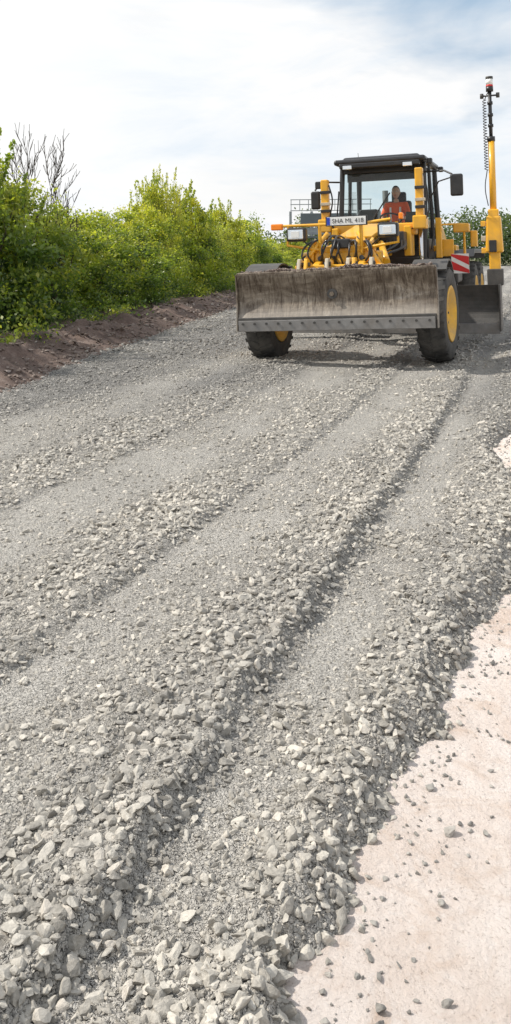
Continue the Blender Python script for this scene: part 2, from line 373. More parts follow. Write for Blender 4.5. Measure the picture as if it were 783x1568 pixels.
SH=[shrub_mesh('shrub_mesh',1,3.2,1.4,130,130,.085,34,.5),shrub_mesh('shrub_mesh',2,3.2,1.4,120,150,.10,20,.35),shrub_mesh('shrub_mesh',3,3.2,1.3,130,120,.075,50,.7),
    shrub_mesh('shrub_mesh',4,3.2,1.5,120,140,.09,26,.4),shrub_mesh('shrub_mesh',5,3.2,1.3,110,130,.11,44,.8)]
rows=[(-5.9,11.2,3.2,1.0),(-5.5,13.2,3.4,1.0),(-5.05,15.4,3.35,1.0),(-4.75,17.2,2.7,.85),(-4.35,18.9,2.35,.9),(-4.0,20.6,2.35,.9),(-3.6,22.2,2.45,.95),(-3.15,23.8,2.6,.85),
(-2.85,25.8,3.75,.75),(-2.35,27.6,3.4,.9),(-1.8,30.0,2.8,1.0),(-1.2,32.5,3.2,.85),(-.5,34.8,2.7,1.0),(.5,38.3,1.9,1.0),(1.5,42,2.1,1.1),(2.9,46,1.7,1.1),
(-6.3,16.4,4.0,1.1),(-6.6,19.4,2.3,1.1),(-6.0,22,2.2,1.1),(-5.3,25,2.3,1.1),(-3.7,29.5,3.7,.9),(-3.2,33,2.7,1.2),(-2.0,37,3.1,1.1),(0,43,2.0,1.3),(3.5,52,1.9,1.3)]
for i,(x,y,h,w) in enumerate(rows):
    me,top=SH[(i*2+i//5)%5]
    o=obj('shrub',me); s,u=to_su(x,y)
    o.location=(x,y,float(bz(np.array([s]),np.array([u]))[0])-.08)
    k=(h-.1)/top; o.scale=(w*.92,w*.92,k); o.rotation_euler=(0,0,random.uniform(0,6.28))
r=np.random.default_rng(3); C=[];T=[]
for i in range(420):
    s=r.uniform(7,60); u=udirt(np.array([s]))[0]-r.uniform(.7,3.2); z=bz(np.array([s]),np.array([u]))[0]; x,y=to_world(s,u)
    m=r.integers(20,80); w=r.uniform(.08,.28)
    C.append(np.stack([x+r.normal(0,w,m),y+r.normal(0,w,m),z+r.uniform(0,w*1.8,m)],1)); T.append(np.clip(r.normal(.45,.25)+r.normal(0,.1,m),0,1))
V,F,T=leaves(np.concatenate(C),np.concatenate(T),.07,r); obj('weeds',mesh_np('weeds',V,F,M_leaf,False,{'tint':T}))
def bare_tree():
    V=[];F=[]; rr=random.Random(4)
    def br(p,d,L,r0,depth):
        pts=[tuple(p)];rad=[r0];q=p.copy();dd=d.copy()
        for i in range(4):
            dd=(dd+Vector((rr.uniform(-.14,.14),rr.uniform(-.14,.14),rr.uniform(-.03,.14)))).normalized(); q=q+dd*L/4; pts.append(tuple(q)); rad.append(max(.007,r0*(1-.15*(i+1))))
        v,f=tube(pts,rad,4); o=len(V); V.extend(v); F.extend([tuple(x+o for x in g) for g in f])
        if depth>0:
            for i in range(5 if depth>1 else 4):
                k=rr.choice([1,2,3,4]) if i else 4
                nd=(dd*.9+Vector((rr.uniform(-.8,.8),rr.uniform(-.8,.8),rr.uniform(.0,.6)))).normalized()
                br(Vector(pts[k]),nd,L*rr.uniform(.5,.7),max(.010,rad[k]*.65),depth-1)
    br(Vector((0,0,0)),Vector((0,0,1)),2.0,.06,4)
    V=np.array(V); return mesh_np('bare_tree',V,F,M_bark),V[:,2].max()
bt,bh=bare_tree(); o=obj('bare_tree',bt); o.location=(-4.2,17.9,.1); k=4.1/bh; o.scale=(k*.8,k*.8,k)
r=np.random.default_rng(21); C=[];T=[]
for i in range(230):
    x=r.uniform(-30,75); y=r.uniform(88,104)+x*.1; h=r.uniform(3.2,5.6); 
    if x<4: h*=.6
    if x>18: h*=1.15
    for j in range(9):
        cz=r.uniform(.3,h); cx=x+r.normal(0,1.2); cy=y+r.normal(0,1); m=45
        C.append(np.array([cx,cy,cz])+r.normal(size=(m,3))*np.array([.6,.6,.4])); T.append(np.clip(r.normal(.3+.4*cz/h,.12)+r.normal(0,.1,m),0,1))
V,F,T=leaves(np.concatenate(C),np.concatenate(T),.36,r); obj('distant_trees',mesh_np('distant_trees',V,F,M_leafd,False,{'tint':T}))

# ---------------------------------------------------------------- grader
G=bpy.data.objects.new('motor_grader',None); scn.collection.objects.link(G)
G.location=(1.39,12.4,-.02)
G.rotation_euler=(Matrix.Rotation(-A,4,'Z')@Matrix.Rotation(math.radians(-1.8),4,'Y')).to_euler()
def finish(o,material,bevel=0,smooth=False,parent=G):
    if material: o.data.materials.append(material)
    if smooth:
        for p in o.data.polygons: p.use_smooth=True
    if bevel:
        m=o.modifiers.new('bevel','BEVEL'); m.width=bevel; m.segments=2; m.limit_method='ANGLE'
    o.parent=parent; return o
def box(name,c,size,material,rot=(0,0,0),bevel=.01,parent=G,taper=None):
    bm=bmesh.new(); bmesh.ops.create_cube(bm,size=1)
    for v in bm.verts:
        v.co=Vector((v.co.x*size[0],v.co.y*size[1],v.co.z*size[2]))
        if taper and v.co.z>0: v.co.x*=taper[0]; v.co.y*=taper[1]
    me=bpy.data.meshes.new(name); bm.to_mesh(me); bm.free(); o=obj(name,me); o.location=c; o.rotation_euler=rot
    return finish(o,material,bevel,parent=parent)
def cyl(name,a,b,r,material,r2=None,k=16,parent=G):
    a=Vector(a);b=Vector(b); bm=bmesh.new(); L=(b-a).length
    bmesh.ops.create_cone(bm,cap_ends=True,segments=k,radius1=r,radius2=r if r2 is None else r2,depth=L)
    me=bpy.data.meshes.new(name); bm.to_mesh(me); bm.free(); o=obj(name,me)
    o.location=(a+b)/2; o.rotation_euler=(b-a).to_track_quat('Z','Y').to_euler()
    for p in me.polygons: p.use_smooth=len(p.vertices)==4
    return finish(o,material,parent=parent)
def pipe(name,pts,r,material,parent=G,smooth=True):
    cu=bpy.data.curves.new(name,'CURVE'); cu.dimensions='3D'; cu.bevel_depth=r; cu.bevel_resolution=3; cu.resolution_u=8
    sp=cu.splines.new('BEZIER' if smooth else 'POLY')
    if smooth:
        sp.bezier_points.add(len(pts)-1)
        for p,c in zip(sp.bezier_points,pts): p.co=c; p.handle_left_type=p.handle_right_type='AUTO'
    else:
        sp.points.add(len(pts)-1)
        for p,c in zip(sp.points,pts): p.co=(*c,1)
    o=bpy.data.objects.new(name,cu); scn.collection.objects.link(o); cu.materials.append(material); o.parent=parent; return o
def prism(name,poly,x0,x1,material,bevel=.01,parent=G):
    n=len(poly); V=[(x0,y,z) for y,z in poly]+[(x1,y,z) for y,z in poly]
    bm=bmesh.new(); vs=[bm.verts.new(v) for v in V]
    bm.faces.new(vs[:n]); bm.faces.new(vs[n:][::-1])
    for i in range(n): bm.faces.new((vs[i],vs[n+i],vs[n+(i+1)%n],vs[(i+1)%n]))
    bmesh.ops.recalc_face_normals(bm,faces=bm.faces)
    me=bpy.data.meshes.new(name); bm.to_mesh(me); bm.free(); o=obj(name,me); return finish(o,material,bevel,parent=parent)
def lathe(name,prof,c,material,seg=40,rotz=0,parent=G):
    V=[];F=[];n=len(prof)
    for i in range(seg):
        a=2*math.pi*i/seg
        for x,r in prof: V.append((x,r*math.cos(a),r*math.sin(a)))
    for i in range(seg):
        for j in range(n-1): F.append((i*n+j,i*n+j+1,((i+1)%seg)*n+j+1,((i+1)%seg)*n+j))
    me=mesh_np(name,V,F,material,True); o=obj(name,me,parent); o.location=c; o.rotation_euler=(0,0,rotz)
    return o
def wheel(tag,x,y,R=.67,W=.40,steer=0):
    h=W/2
    side=1 if x>0 else -1
    lathe(tag+'_tyre',[(-h*.55,.34),(-h*.9,.40),(-h,.47),(-h,.56),(-h*.92,R-.05),(-h*.75,R-.015),(0,R-.005),(h*.75,R-.015),(h*.92,R-.05),(h,.56),(h,.47),(h*.9,.40),(h*.55,.34)],(x,y,R),M_tyre,48,steer)
    for sg in (1,-1):
        lathe(tag+'_rim',[(sg*h*.5,.345),(sg*h*.95,.40),(sg*h*1.0,.375),(sg*h*.6,.31),(sg*h*(.22 if sg==side else .1),.17),(sg*h*.5,.15),(sg*h*.55,.0)],(x,y,R),M_rim,32,steer)
        for i in range(10):
            a=2*math.pi*i/10; q=Matrix.Rotation(steer,3,'Z')@Vector((sg*h*.42,.235*math.cos(a),.235*math.sin(a))); q2=Matrix.Rotation(steer,3,'Z')@Vector((sg*h*.56,.235*math.cos(a),.235*math.sin(a)))
            if sg==side: cyl(tag+'_nut',(x+q.x,y+q.y,R+q.z),(x+q2.x,y+q2.y,R+q2.z),.016,M_dark,k=6)
    V=[];F=[]
    for sgn in (-1,1):
        for i in range(24):
            a=2*math.pi*(i+(.5 if sgn>0 else 0))/24
            pts=[]
            for (xx,da) in ((.02*h,0.10),(h*.97,0.0)):
                for dd in (-.045,.045):
                    for rr in (R-.03,R+.012 if xx<h*.5 else R-.02):
                        pts.append((sgn*xx,(rr)*math.cos(a+da+dd),(rr)*math.sin(a+da+dd)))
            o=len(V); V+=pts
            F+=[(o+0,o+1,o+3,o+2),(o+4,o+6,o+7,o+5),(o+1,o+5,o+7,o+3),(o+0,o+4,o+5,o+1),(o+2,o+3,o+7,o+6)]
    o=obj(tag+'_tread',mesh_np(tag+'_tread',V,F,M_tyre),G); o.location=(x,y,R); o.rotation_euler=(0,0,steer)
for sd,nm in ((-1,'left'),(1,'right')):
    wheel('front_'+nm,sd*1.25+.03,0,steer=-.06 if sd>0 else -.01)
    wheel('rear_a_'+nm,sd*1.2,5.5); wheel('rear_b_'+nm,sd*1.2,7.0)
    prism('tandem_'+nm,[(5.2,.5),(7.3,.5),(7.5,.8),(6.6,1.05),(5.9,1.05),(5.0,.8)],sd*.72,sd*.95,M_yel,.03)
    V=[];F=[];m=10
    for i in range(m+1):
        a=math.radians(55+ i*(150-55)/m)
        for rr in (.74,.765):
            for xx in (-.24,.24): V.append((xx,-rr*math.cos(a),rr*math.sin(a)))
    for i in range(m):
        b=i*4; F+=[(b,b+1,b+5,b+4),(b+2,b+6,b+7,b+3),(b,b+4,b+6,b+2),(b+1,b+3,b+7,b+5)]
    F+=[(0,2,3,1),(m*4,m*4+1,m*4+3,m*4+2)]
    o=obj('front_fender_'+nm,mesh_np('f',V,F,M_dark,False),G); o.location=(sd*1.22,.0,.68)
    box('fender_bracket_'+nm,(sd*.95,.25,1.15),(.05,.08,.5),M_blk)
box('front_axle',(0,0,.72),(2.1,.22,.22),M_dark,bevel=.03)
box('axle_pivot',(0,0,.85),(.5,.4,.45),M_yel,bevel=.03)
cyl('tie_rod',(-1.0,.22,.6),(1.0,.22,.6),.03,M_dark)
for sd in (-1,1): cyl('axle_lean_cyl',(sd*.25,-.1,.95),(sd*.95,-.05,.75),.04,M_yel)
# front dozer blade
B=bpy.data.objects.new('front_blade',None); scn.collection.objects.link(B); B.parent=G; B.location=(.0,-.92,.925); B.rotation_euler=(0,math.radians(-1.0),0)
BW=1.38
prof=[]
for i in range(13):
    t=i/12; z=-.25+.64*t; y=.04-.10*(2*t-1)**2 ; prof.append((y+(.02 if i==12 else 0),z))
poly=prof+[(y+.035,z) for y,z in prof[::-1]]
prism('mouldplate',poly,-BW,BW,M_blade,.004,B)
box('cutting_edge',(0,-.083,-.320),(2*BW-.04,.03,.15),M_edge,bevel=.006,parent=B)
box('edge_backing',(0,-.045,-.25),(2*BW-.01,.05,.09),M_dark,parent=B)
for i in range(16):
    x=-BW+.09+i*(2*BW-.18)/15; cyl('edge_bolt',(x,-.096,-.29),(x,-.112,-.29),.018,M_dark,k=8,parent=B)
for sd in (-1,1):
    prism('side_plate',[(-.085,-.395),(-.01,-.395),(.06,-.1),(.04,.40),(-.05,.40),(-.03,.0)],sd*(BW+.003),sd*(BW+.02),M_blade,.004,B)
box('top_rail',(0,.04,.405),(2*BW,.15,.04),M_blade,parent=B,bevel=.012)
box('back_rib',(0,.14,-.1),(2.5,.14,.12),M_dark,parent=B)
cyl('blade_eye',(-.02,.05,.09),(-.02,-.0,.09),.07,M_dark,parent=B); cyl('blade_eye_bolt',(-.02,.0,.09),(-.02,-.03,.09),.03,M_blade,parent=B)
n=2400; x=rng.uniform(-1.33,1.33,n)
keep=rng.random(n)<.15+.85*(vn(x*3,x*0+2.2,3)); x=x[keep]; n=len(x)
V,F=rocks(np.stack([x,rng.uniform(-.02,.12,n),.42+rng.uniform(0,.09,n)*vn(x*4,x*0,1)],1),rng.uniform(.008,.03,n),1,rng)
obj('blade_rubble',mesh_np('blade_rubble',V,F,M_clod),B)
# linkage to blade
for x,mm in ((-.52,M_creme),(-.42,M_yel),(-.12,M_creme),(.18,M_creme),(.26,M_yel),(.50,M_creme)):
    prism('blade_lug',[(-.86,1.27),(-.76,1.50),(-.66,1.50),(-.5,1.27)],x-.025,x+.025,mm,.012)
    cyl('lug_pin',(x-.045,-.72,1.42),(x+.045,-.72,1.42),.03,M_dark)
box('lug_crossbar',(0,-.55,1.35),(1.25,.16,.12),M_yel,bevel=.02)
box('upper_crossbar',(0,-.30,1.62),(.95,.10,.10),M_yel,bevel=.02)
for sd in (-1,1):
    prism('lift_arm',[(-.75,1.22),(-.6,1.42),(.1,1.62),(.15,1.4),(-.5,1.15)],sd*.32-.05,sd*.32+.05,M_yel,.02)
    cyl('lift_cylinder',(sd*.15,-.6,1.38),(sd*.12,.35,1.78),.055,M_yel); cyl('lift_rod',(sd*.15,-.72,1.33),(sd*.15,-.55,1.4),.03,M_chrome)
    cyl('pin_boss',(sd*.5-.07,-.3,1.5),(sd*.5+.07,-.3,1.5),.09,M_yel); cyl('pin_boss_cap',(sd*.5-.02,-.40,1.5),(sd*.5-.02,-.34,1.5),.05,M_dark)
    cyl('diag_strut',(sd*.58,-.5,1.38),(sd*.22,-.25,1.86),.035,M_yel); cyl('swing_cylinder',(sd*.62,-.25,1.42),(sd*.35,.8,1.70),.05,M_yel)
    prism('gusset',[(-.45,1.4),(-.38,1.72),(-.2,1.78),(-.1,1.45)],sd*.42-.02,sd*.42+.02,M_yel,.01)
prism('front_nose',[(-.35,.95),(-.4,1.35),(-.25,1.6),(.3,1.7),(.5,1.3),(.4,.9)],-.28,.28,M_yel,.03)
box('nose_plate',(0,-.34,1.48),(.8,.06,.22),M_yel,rot=(-.25,0,0),bevel=.02)
box('valve_bank',(0,-.38,1.70),(.26,.12,.14),M_blk,bevel=.02)
for x in (-.3,-.1,.12,.3): cyl('hyd_fitting',(x,-.38,1.48),(x,-.44,1.50),.035,M_blk)
for i in range(14):
    x0=-.46+i*.07; pipe('hose_%d'%i,[(x0,-.42,1.4),(x0+random.uniform(-.12,.12),-.5,1.62+random.uniform(-.07,.12)),(x0*.6,-.1,1.7+random.uniform(0,.12)),(x0*.5,.5,1.75)],.014,M_blk)
prism('main_frame',[(-.1,1.2),(-.1,1.5),(.5,1.78),(2.0,2.02),(2.7,2.0),(2.7,1.5),(2.0,1.72),(.6,1.5),(.25,1.2)],-.19,.19,M_yel,.03)
prism('frame_top_plate',[(.5,1.79),(2.0,2.03),(2.0,2.06),(.5,1.82)],-.27,.27,M_yel,.006)
def text(name,s,loc,size,rot,material,ext=.002):
    cu=bpy.data.curves.new(name,'FONT'); cu.body=s; cu.size=size; cu.extrude=ext; cu.align_x='CENTER'; cu.align_y='CENTER'; cu.materials.append(material)
    o=bpy.data.objects.new(name,cu); scn.collection.objects.link(o); o.parent=G; o.location=loc; o.rotation_euler=rot; return o
text('frame_lettering','GRADER',(.193,1.25,1.76),.17,(math.pi/2,-.16,math.pi/2),M_ink)
box('saddle',(0,2.05,1.95),(1.45,.22,.20),M_yel,bevel=.02)
box('saddle_plate_l',(-.62,2.0,1.75),(.12,.35,.5),M_yel,bevel=.02); box('saddle_plate_r',(.6,2.0,1.75),(.12,.35,.5),M_yel,bevel=.02)
box('valve_block',(.38,1.7,1.75),(.42,.4,.3),M_blk,bevel=.02)
box('valve_block_b',(-.36,1.6,1.72),(.3,.4,.26),M_dark,bevel=.02)
for i in range(8):
    x=.2+.06*i; pipe('valve_hose_%d'%i,[(x,1.5,1.75),(x+.02,1.2,1.62+.03*(i%3)),(x*.6,.7,1.5),(x*.5,.4,1.35)],.016,M_blk)
for sd,zt in ((-1,2.84),(1,2.95)):
    x=sd*.8
    box('blade_lift_cyl_case',(x,1.95,(zt+1.95)/2),(.13,.13,zt-1.95),M_yel,bevel=.02)
    cyl('blade_lift_rod',(x,1.95,1.0),(x,1.95,2.0),.035,M_chrome)
    box('lift_yoke',(x,1.95,2.05),(.22,.26,.22),M_yel,bevel=.02)
    for k in (2.3,2.42,2.62): box('lift_clip',(x+.02,1.87,k),(.17,.05,.05),M_creme if k==2.42 else M_blk,bevel=.005)
    pipe('lift_hose',[(x+.08,1.9,zt-.1),(x+.14,1.88,2.5),(x+.1,1.9,2.1),(x*.7,1.9,1.9)],.013,M_blk)
LB=-.42
pipe('lightbar_tube',[(-.86,LB,1.98),(-.2,LB,1.98),(.35,LB,1.98),(.72,LB,2.02)],.022,M_yel,smooth=False)
for sd in (-1,1):
    pipe('lightbar_loop',[(sd*.78+.02,LB,1.98),(sd*.80+.02,LB,1.70),(sd*.55,LB,1.66),(sd*.30,LB+.05,1.62)],.022,M_yel,smooth=False)
    pipe('lightbar_post',[(sd*.30,LB,1.98),(sd*.30,LB+.05,1.55)],.025,M_yel,smooth=False)
    xx=sd*.66+.03; zz=1.86+.01*sd
    box('headlight_housing',(xx,LB-.02,zz),(.29,.14,.20),M_blk,bevel=.03)
    box('headlight_lens',(xx,LB-.10,zz),(.23,.03,.14),M_lamp,bevel=.02)
    box('headlight_reflector',(xx,LB-.12,zz),(.12,.01,.09),M_white,bevel=.003)
box('indicator_left',(-.93,LB-.01,1.97),(.17,.08,.09),M_amber,bevel=.015)
box('indicator_right',(.86,LB+.05,2.06),(.06,.08,.09),M_amber,bevel=.015)
box('plate_holder',(.10,LB-.02,2.02),(.60,.02,.14),M_blk,bevel=.004)
box('license_plate',(.10,LB-.036,2.02),(.56,.008,.115),M_white,bevel=.003)
box('plate_band',(-.155,LB-.042,2.02),(.045,.006,.105),M_blue,bevel=0)
text('plate_text','SHA ML 418',(.125,LB-.043,2.018),.088,(math.pi/2,0,0),M_ink,.001)
for sd in (-1,1): pipe('lightbar_wire',[(sd*.6,LB,1.8),(sd*.45,LB+.05,1.68),(sd*.3,LB+.2,1.6)],.01,M_blk)
# cab
cy0,cy1,cw,cx0=2.65,4.25,.76,.05
box('cab_floor',(cx0,3.45,1.42),(1.5,1.6,.12),M_blk,bevel=.02)
box('cab_lower_front',(cx0,cy0+.05,1.52),(1.42,.06,.22),M_blk,bevel=.02)
for sd in (-1,1):
    pipe('cab_front_post',[(cx0+sd*.70,cy0,1.4),(cx0+sd*(cw-.02),cy0,2.2),(cx0+sd*(cw-.04),cy0+.12,3.12)],.045,M_blk,smooth=False)
    pipe('cab_mid_post',[(cx0+sd*cw,3.4,1.4),(cx0+sd*cw,3.4,2.2),(cx0+sd*(cw-.04),3.4,3.12)],.035,M_blk,smooth=False)
    pipe('cab_rear_post',[(cx0+sd*cw,cy1,1.4),(cx0+sd*cw,cy1,2.2),(cx0+sd*(cw-.04),cy1-.05,3.12)],.05,M_blk,smooth=False)
    V=[(cx0+sd*.75,cy0+.04,1.5),(cx0+sd*.75,cy1-.04,1.5),(cx0+sd*.73,cy1-.04,3.1),(cx0+sd*.73,cy0+.14,3.1)]
    obj('side_glass',mesh_np('side_glass',V,[(0,1,2,3)],M_glass),G)
    box('door_sill',(cx0+sd*.76,3.45,1.62),(.04,1.5,.34),M_blk,bevel=.01)
    pipe('door_handle_rail',[(cx0+sd*.82,2.75,1.6),(cx0+sd*.86,2.78,2.0),(cx0+sd*.82,2.85,2.7)],.014,M_blk)
V=[(cx0-.68,cy0+.0,1.6),(cx0+.68,cy0+.0,1.6),(cx0+.70,cy0+.11,3.1),(cx0-.70,cy0+.11,3.1)]
obj('windscreen',mesh_np('windscreen',V,[(0,1,2,3)],M_glass),G)
V=[(cx0-.70,cy1,2.0),(cx0+.70,cy1,2.0),(cx0+.70,cy1-.04,3.1),(cx0-.70,cy1-.04,3.1)]
obj('rear_glass',mesh_np('rear_glass',V,[(0,1,2,3)],M_glass),G)
box('rear_wall',(cx0,cy1,1.75),(1.42,.05,.55),M_blk)
box('windscreen_frame_top',(cx0,cy0+.11,3.06),(1.42,.06,.14),M_blk); box('windscreen_bar',(cx0,cy0+.02,2.02),(1.38,.03,.03),M_blk)
box('sun_blind',(cx0,cy0+.18,2.93),(1.3,.02,.16),M_dark,bevel=0)
pipe('wiper',[(-.2,cy0-.0,1.75),(-.1,cy0+.0,2.2),(.18,cy0+.05,2.62)],.012,M_blk,smooth=False)
box('cab_roof',(cx0,3.38,3.17),(1.60,1.95,.10),M_blk,bevel=.04); box('roof_cap',(cx0,3.4,3.245),(1.4,1.7,.06),M_blk,bevel=.03,taper=(.93,.93))
box('roof_visor',(cx0,2.45,3.10),(1.4,.10,.09),M_blk,bevel=.02)
for x in (-.5,.55): box('roof_worklight',(x,2.39,3.07),(.16,.05,.07),M_lamp,bevel=.01)
for y in (2.6,4.2): box('roof_side_light',(cx0+.85,y,3.12),(.09,.12,.1),M_blk,bevel=.02)
cyl('roof_antenna',(-.6,3.9,3.2),(-.62,3.9,3.5),.006,M_blk,k=6)
pipe('mirror_arm_right',[(.80,2.7,2.95),(1.15,2.5,2.93),(1.29,2.35,2.85)],.016,M_blk,smooth=False); pipe('mirror_arm_right_low',[(.84,2.7,2.4),(1.05,2.5,2.75),(1.29,2.35,2.8)],.012,M_blk,smooth=False)
box('mirror_right',(1.37,2.3,2.66),(.21,.07,.37),M_blk,bevel=.03)
pipe('mirror_arm_left',[(-.72,2.7,2.85),(-1.0,2.45,2.85),(-1.08,2.35,2.7)],.016,M_blk,smooth=False)
box('mirror_left',(-1.06,2.3,2.52),(.17,.07,.32),M_blk,bevel=.03); box('mirror_left_small',(-.98,2.25,2.78),(.14,.06,.13),M_blk,bevel=.02)
sx=.12
box('seat_base',(sx,3.75,1.75),(.5,.5,.35),M_blk,bevel=.05); box('seat_back',(sx,4.02,2.2),(.48,.12,.7),M_blk,bevel=.05); box('headrest',(sx,4.03,2.62),(.28,.09,.2),M_blk,bevel=.04)
prism('steering_console',[(2.95,1.48),(2.85,2.0),(2.92,2.12),(3.12,2.05),(3.15,1.48)],sx-.14,sx+.14,M_blk,.02)
for sd in (-1,1):
    box('arm_console',(sx+sd*.38,3.5,1.98),(.14,.5,.12),M_blk,bevel=.03)
    for k in range(3): cyl('lever',(sx+sd*.38,3.3+.07*k,2.0),(sx+sd*.38,3.3+.07*k,2.16),.012,M_blk,k=6)
bpy.ops.mesh.primitive_torus_add(major_radius=.19,minor_radius=.015,major_segments=32,minor_segments=8); o=bpy.context.object; o.name='steering_wheel'; o.parent=G; o.location=(sx,3.05,2.17); o.rotation_euler=(math.radians(-30),0,0); o.data.materials.append(M_blk)
box('display',(.52,2.95,2.2),(.22,.04,.16),M_blk,rot=(0,0,.3)); box('cab_cupboard',(-.42,3.9,2.05),(.35,.4,.7),M_blk,bevel=.03)
prism('engine_hood',[(4.3,1.2),(4.3,2.25),(7.4,2.15),(8.0,1.9),(8.0,1.2)],-.55,.55,M_yel,.05)
box('rear_frame',(0,6.2,1.05),(1.2,3.6,.3),M_dark,bevel=.03); cyl('exhaust',(-.35,5.2,2.2),(-.35,5.2,2.85),.06,M_dark)
for sd in (-1,1):
    prism('rear_fender',[(4.7,1.45),(4.9,1.6),(7.6,1.6),(7.8,1.4),(7.6,1.52),(4.95,1.52)],sd*.95,sd*1.42,M_blk,.01)
    box('side_tank',(sd*1.0,4.1,1.25),(.42,.8,.55),M_dark,bevel=.04)
    box('side_step',(sd*1.02,3.2,.95),(.4,.5,.05),M_dark); box('side_step_low',(sd*1.05,3.2,.65),(.35,.4,.04),M_dark)
    box('side_bracket',(sd*1.0,3.6,1.62),(.45,.5,.10),M_yel,bevel=.02)
pipe('platform_rail',[(.95,3.5,1.5),(.95,3.5,2.05),(1.35,3.6,2.05),(1.35,3.6,1.5)],.025,M_yel,smooth=False)
box('yellow_toolbox',(1.30,3.7,1.98),(.28,.3,.16),M_yel,bevel=.02); box('yellow_upright',(.98,2.9,1.8),(.10,.10,.7),M_yel,bevel=.01)
box('yellow_panel',(1.08,3.1,1.62),(.26,.06,.30),M_yel,bevel=.01); box('tank_cap_box',(1.5,3.9,1.78),(.12,.2,.3),M_yel,bevel=.02)
cx=1.33; box('warning_board',(cx,2.9,1.34),(.30,.015,.34),M_white,bevel=0)
for z0,z1 in ((-.13,.02),(.10,.25)):
    V=[(cx-.15,2.888,1.34+z0+.03),(cx-.15,2.888,min(1.51,1.34+z1+.03)),(cx+.15,2.888,1.34+z1-.13),(cx+.15,2.888,max(1.17,1.34+z0-.13))]
    obj('warning_stripe',mesh_np('warning_stripe',V,[(0,3,2,1)],M_red),G)
prism('drawbar',[(.2,.75),(.2,.95),(1.9,1.05),(1.9,.85)],-.12,.12,M_yel,.02)
lathe_o=lathe('circle_ring',[(0,.62),(0,.78),(.1,.78),(.1,.62),(0,.62)],(0,2.4,.92),M_dark,40); lathe_o.rotation_euler=(0,math.radians(-90),0)
MB=bpy.data.objects.new('mouldboard',None); scn.collection.objects.link(MB); MB.parent=G; MB.location=(.02,2.55,-.02); MB.rotation_euler=(0,0,math.radians(-3))
prof=[(.12*(2*i/10-1)**2*-1+.1,.30+.70*i/10) for i in range(11)]
prism('board',prof+[(y+.03,z) for y,z in prof[::-1]],-1.95,1.98,M_dark,.004,MB)
box('board_edge',(.015,-.035,.27),(3.93,.03,.17),M_edge,parent=MB,bevel=.004)
box('board_end',(1.99,.0,.62),(.03,.28,.78),M_dark,parent=MB)
for x in (-.7,.7): cyl('board_link',(x,.05,.8),(x,-.1,1.05),.07,M_yel,parent=MB)
# survey mast
mx,my=1.93,2.60
box('mast_foot',(mx,my,1.10),(.26,.24,.28),M_dark,bevel=.02); box('mast_foot_y',(mx,my,1.32),(.18,.16,.4),M_yel,bevel=.02)
box('mast_box',(mx,my,1.82),(.29,.22,.62),M_yel,bevel=.035,taper=(.8,.9)); box('mast_collar',(mx,my,2.15),(.17,.18,.18),M_yel,bevel=.02)
for k in (1.55,1.75,2.0): box('mast_clamp',(mx-.17,my-.02,k),(.08,.12,.09),M_creme if k==1.75 else M_yel,bevel=.01)
box('mast_black_box',(mx-.02,my-.12,1.62),(.12,.05,.2),M_blk,bevel=.01)
cyl('mast_tube',(mx,my,2.2),(mx,my,3.42),.055,M_yel,k=20); cyl('mast_tube_ring',(mx,my,3.38),(mx,my,3.46),.065,M_blk,k=20)
cyl('mast_rod',(mx,my,3.4),(mx,my,4.24),.03,M_blk)
for z in (3.62,3.8,4.0): cyl('mast_knuckle',(mx,my,z),(mx,my,z+.05),.045,M_blk)
cyl('mast_cross',(mx-.13,my,4.15),(mx+.13,my,4.15),.015,M_blk)
for sd in (-1,1): cyl('mast_knob',(mx+sd*.13,my,4.11),(mx+sd*.13,my,4.19),.03,M_dark)
cyl('sensor_base',(mx,my,4.22),(mx,my,4.30),.06,M_blk); cyl('sensor_red',(mx,my,4.30),(mx,my,4.33),.058,M_red); cyl('sensor_white',(mx,my,4.33),(mx,my,4.43),.056,M_white); cyl('sensor_cap',(mx,my,4.43),(mx,my,4.47),.06,M_dark)
pts=[(mx-.09+.028*math.cos(i*.8),my-.02+.028*math.sin(i*.8),2.9+i*.006) for i in range(200)]
pipe('coil_cable',pts,.007,M_blk,smooth=False); pipe('coil_lead',[(mx-.08,my,2.9),(mx-.12,my,2.6),(mx-.08,my,2.3)],.008,M_blk); pipe('coil_lead_top',[(mx-.08,my,4.1),(mx-.03,my,4.2),(mx,my,4.22)],.008,M_blk)

# ---------------------------------------------------------------- operator (seated)
def skin(name,verts,edges,rad,material,parent,root=0,sub=2):
    me=bpy.data.meshes.new(name); me.from_pydata(verts,edges,[]); o=obj(name,me,parent)
    o.modifiers.new('skin','SKIN'); sv=me.skin_vertices[0].data
    for i,r in enumerate(rad):
        sv[i].radius=(r,r) if isinstance(r,(int,float)) else r
    for i in range(len(rad)): sv[i].use_root=(i==root)
    m=o.modifiers.new('sub','SUBSURF'); m.levels=m.render_levels=sub; me.materials.append(material); return o
OP=bpy.data.objects.new('operator_person',None); scn.collection.objects.link(OP)
OP.matrix_world=Matrix.Translation(G.location)@G.rotation_euler.to_matrix().to_4x4()@Matrix.Translation((sx,3.70,1.98))
skin('vest_torso',[(0,0,.0),(0,-.01,.18),(0,0,.34),(0,.01,.46),(-.17,0,.47),(.17,0,.47),(-.24,-.12,.26),(.24,-.12,.26)],[(0,1),(1,2),(2,3),(3,4),(3,5),(4,6),(5,7)],[(.17,.12),(.16,.12),(.18,.12),(.12,.09),.075,.075,.055,.055],M_orange,OP)
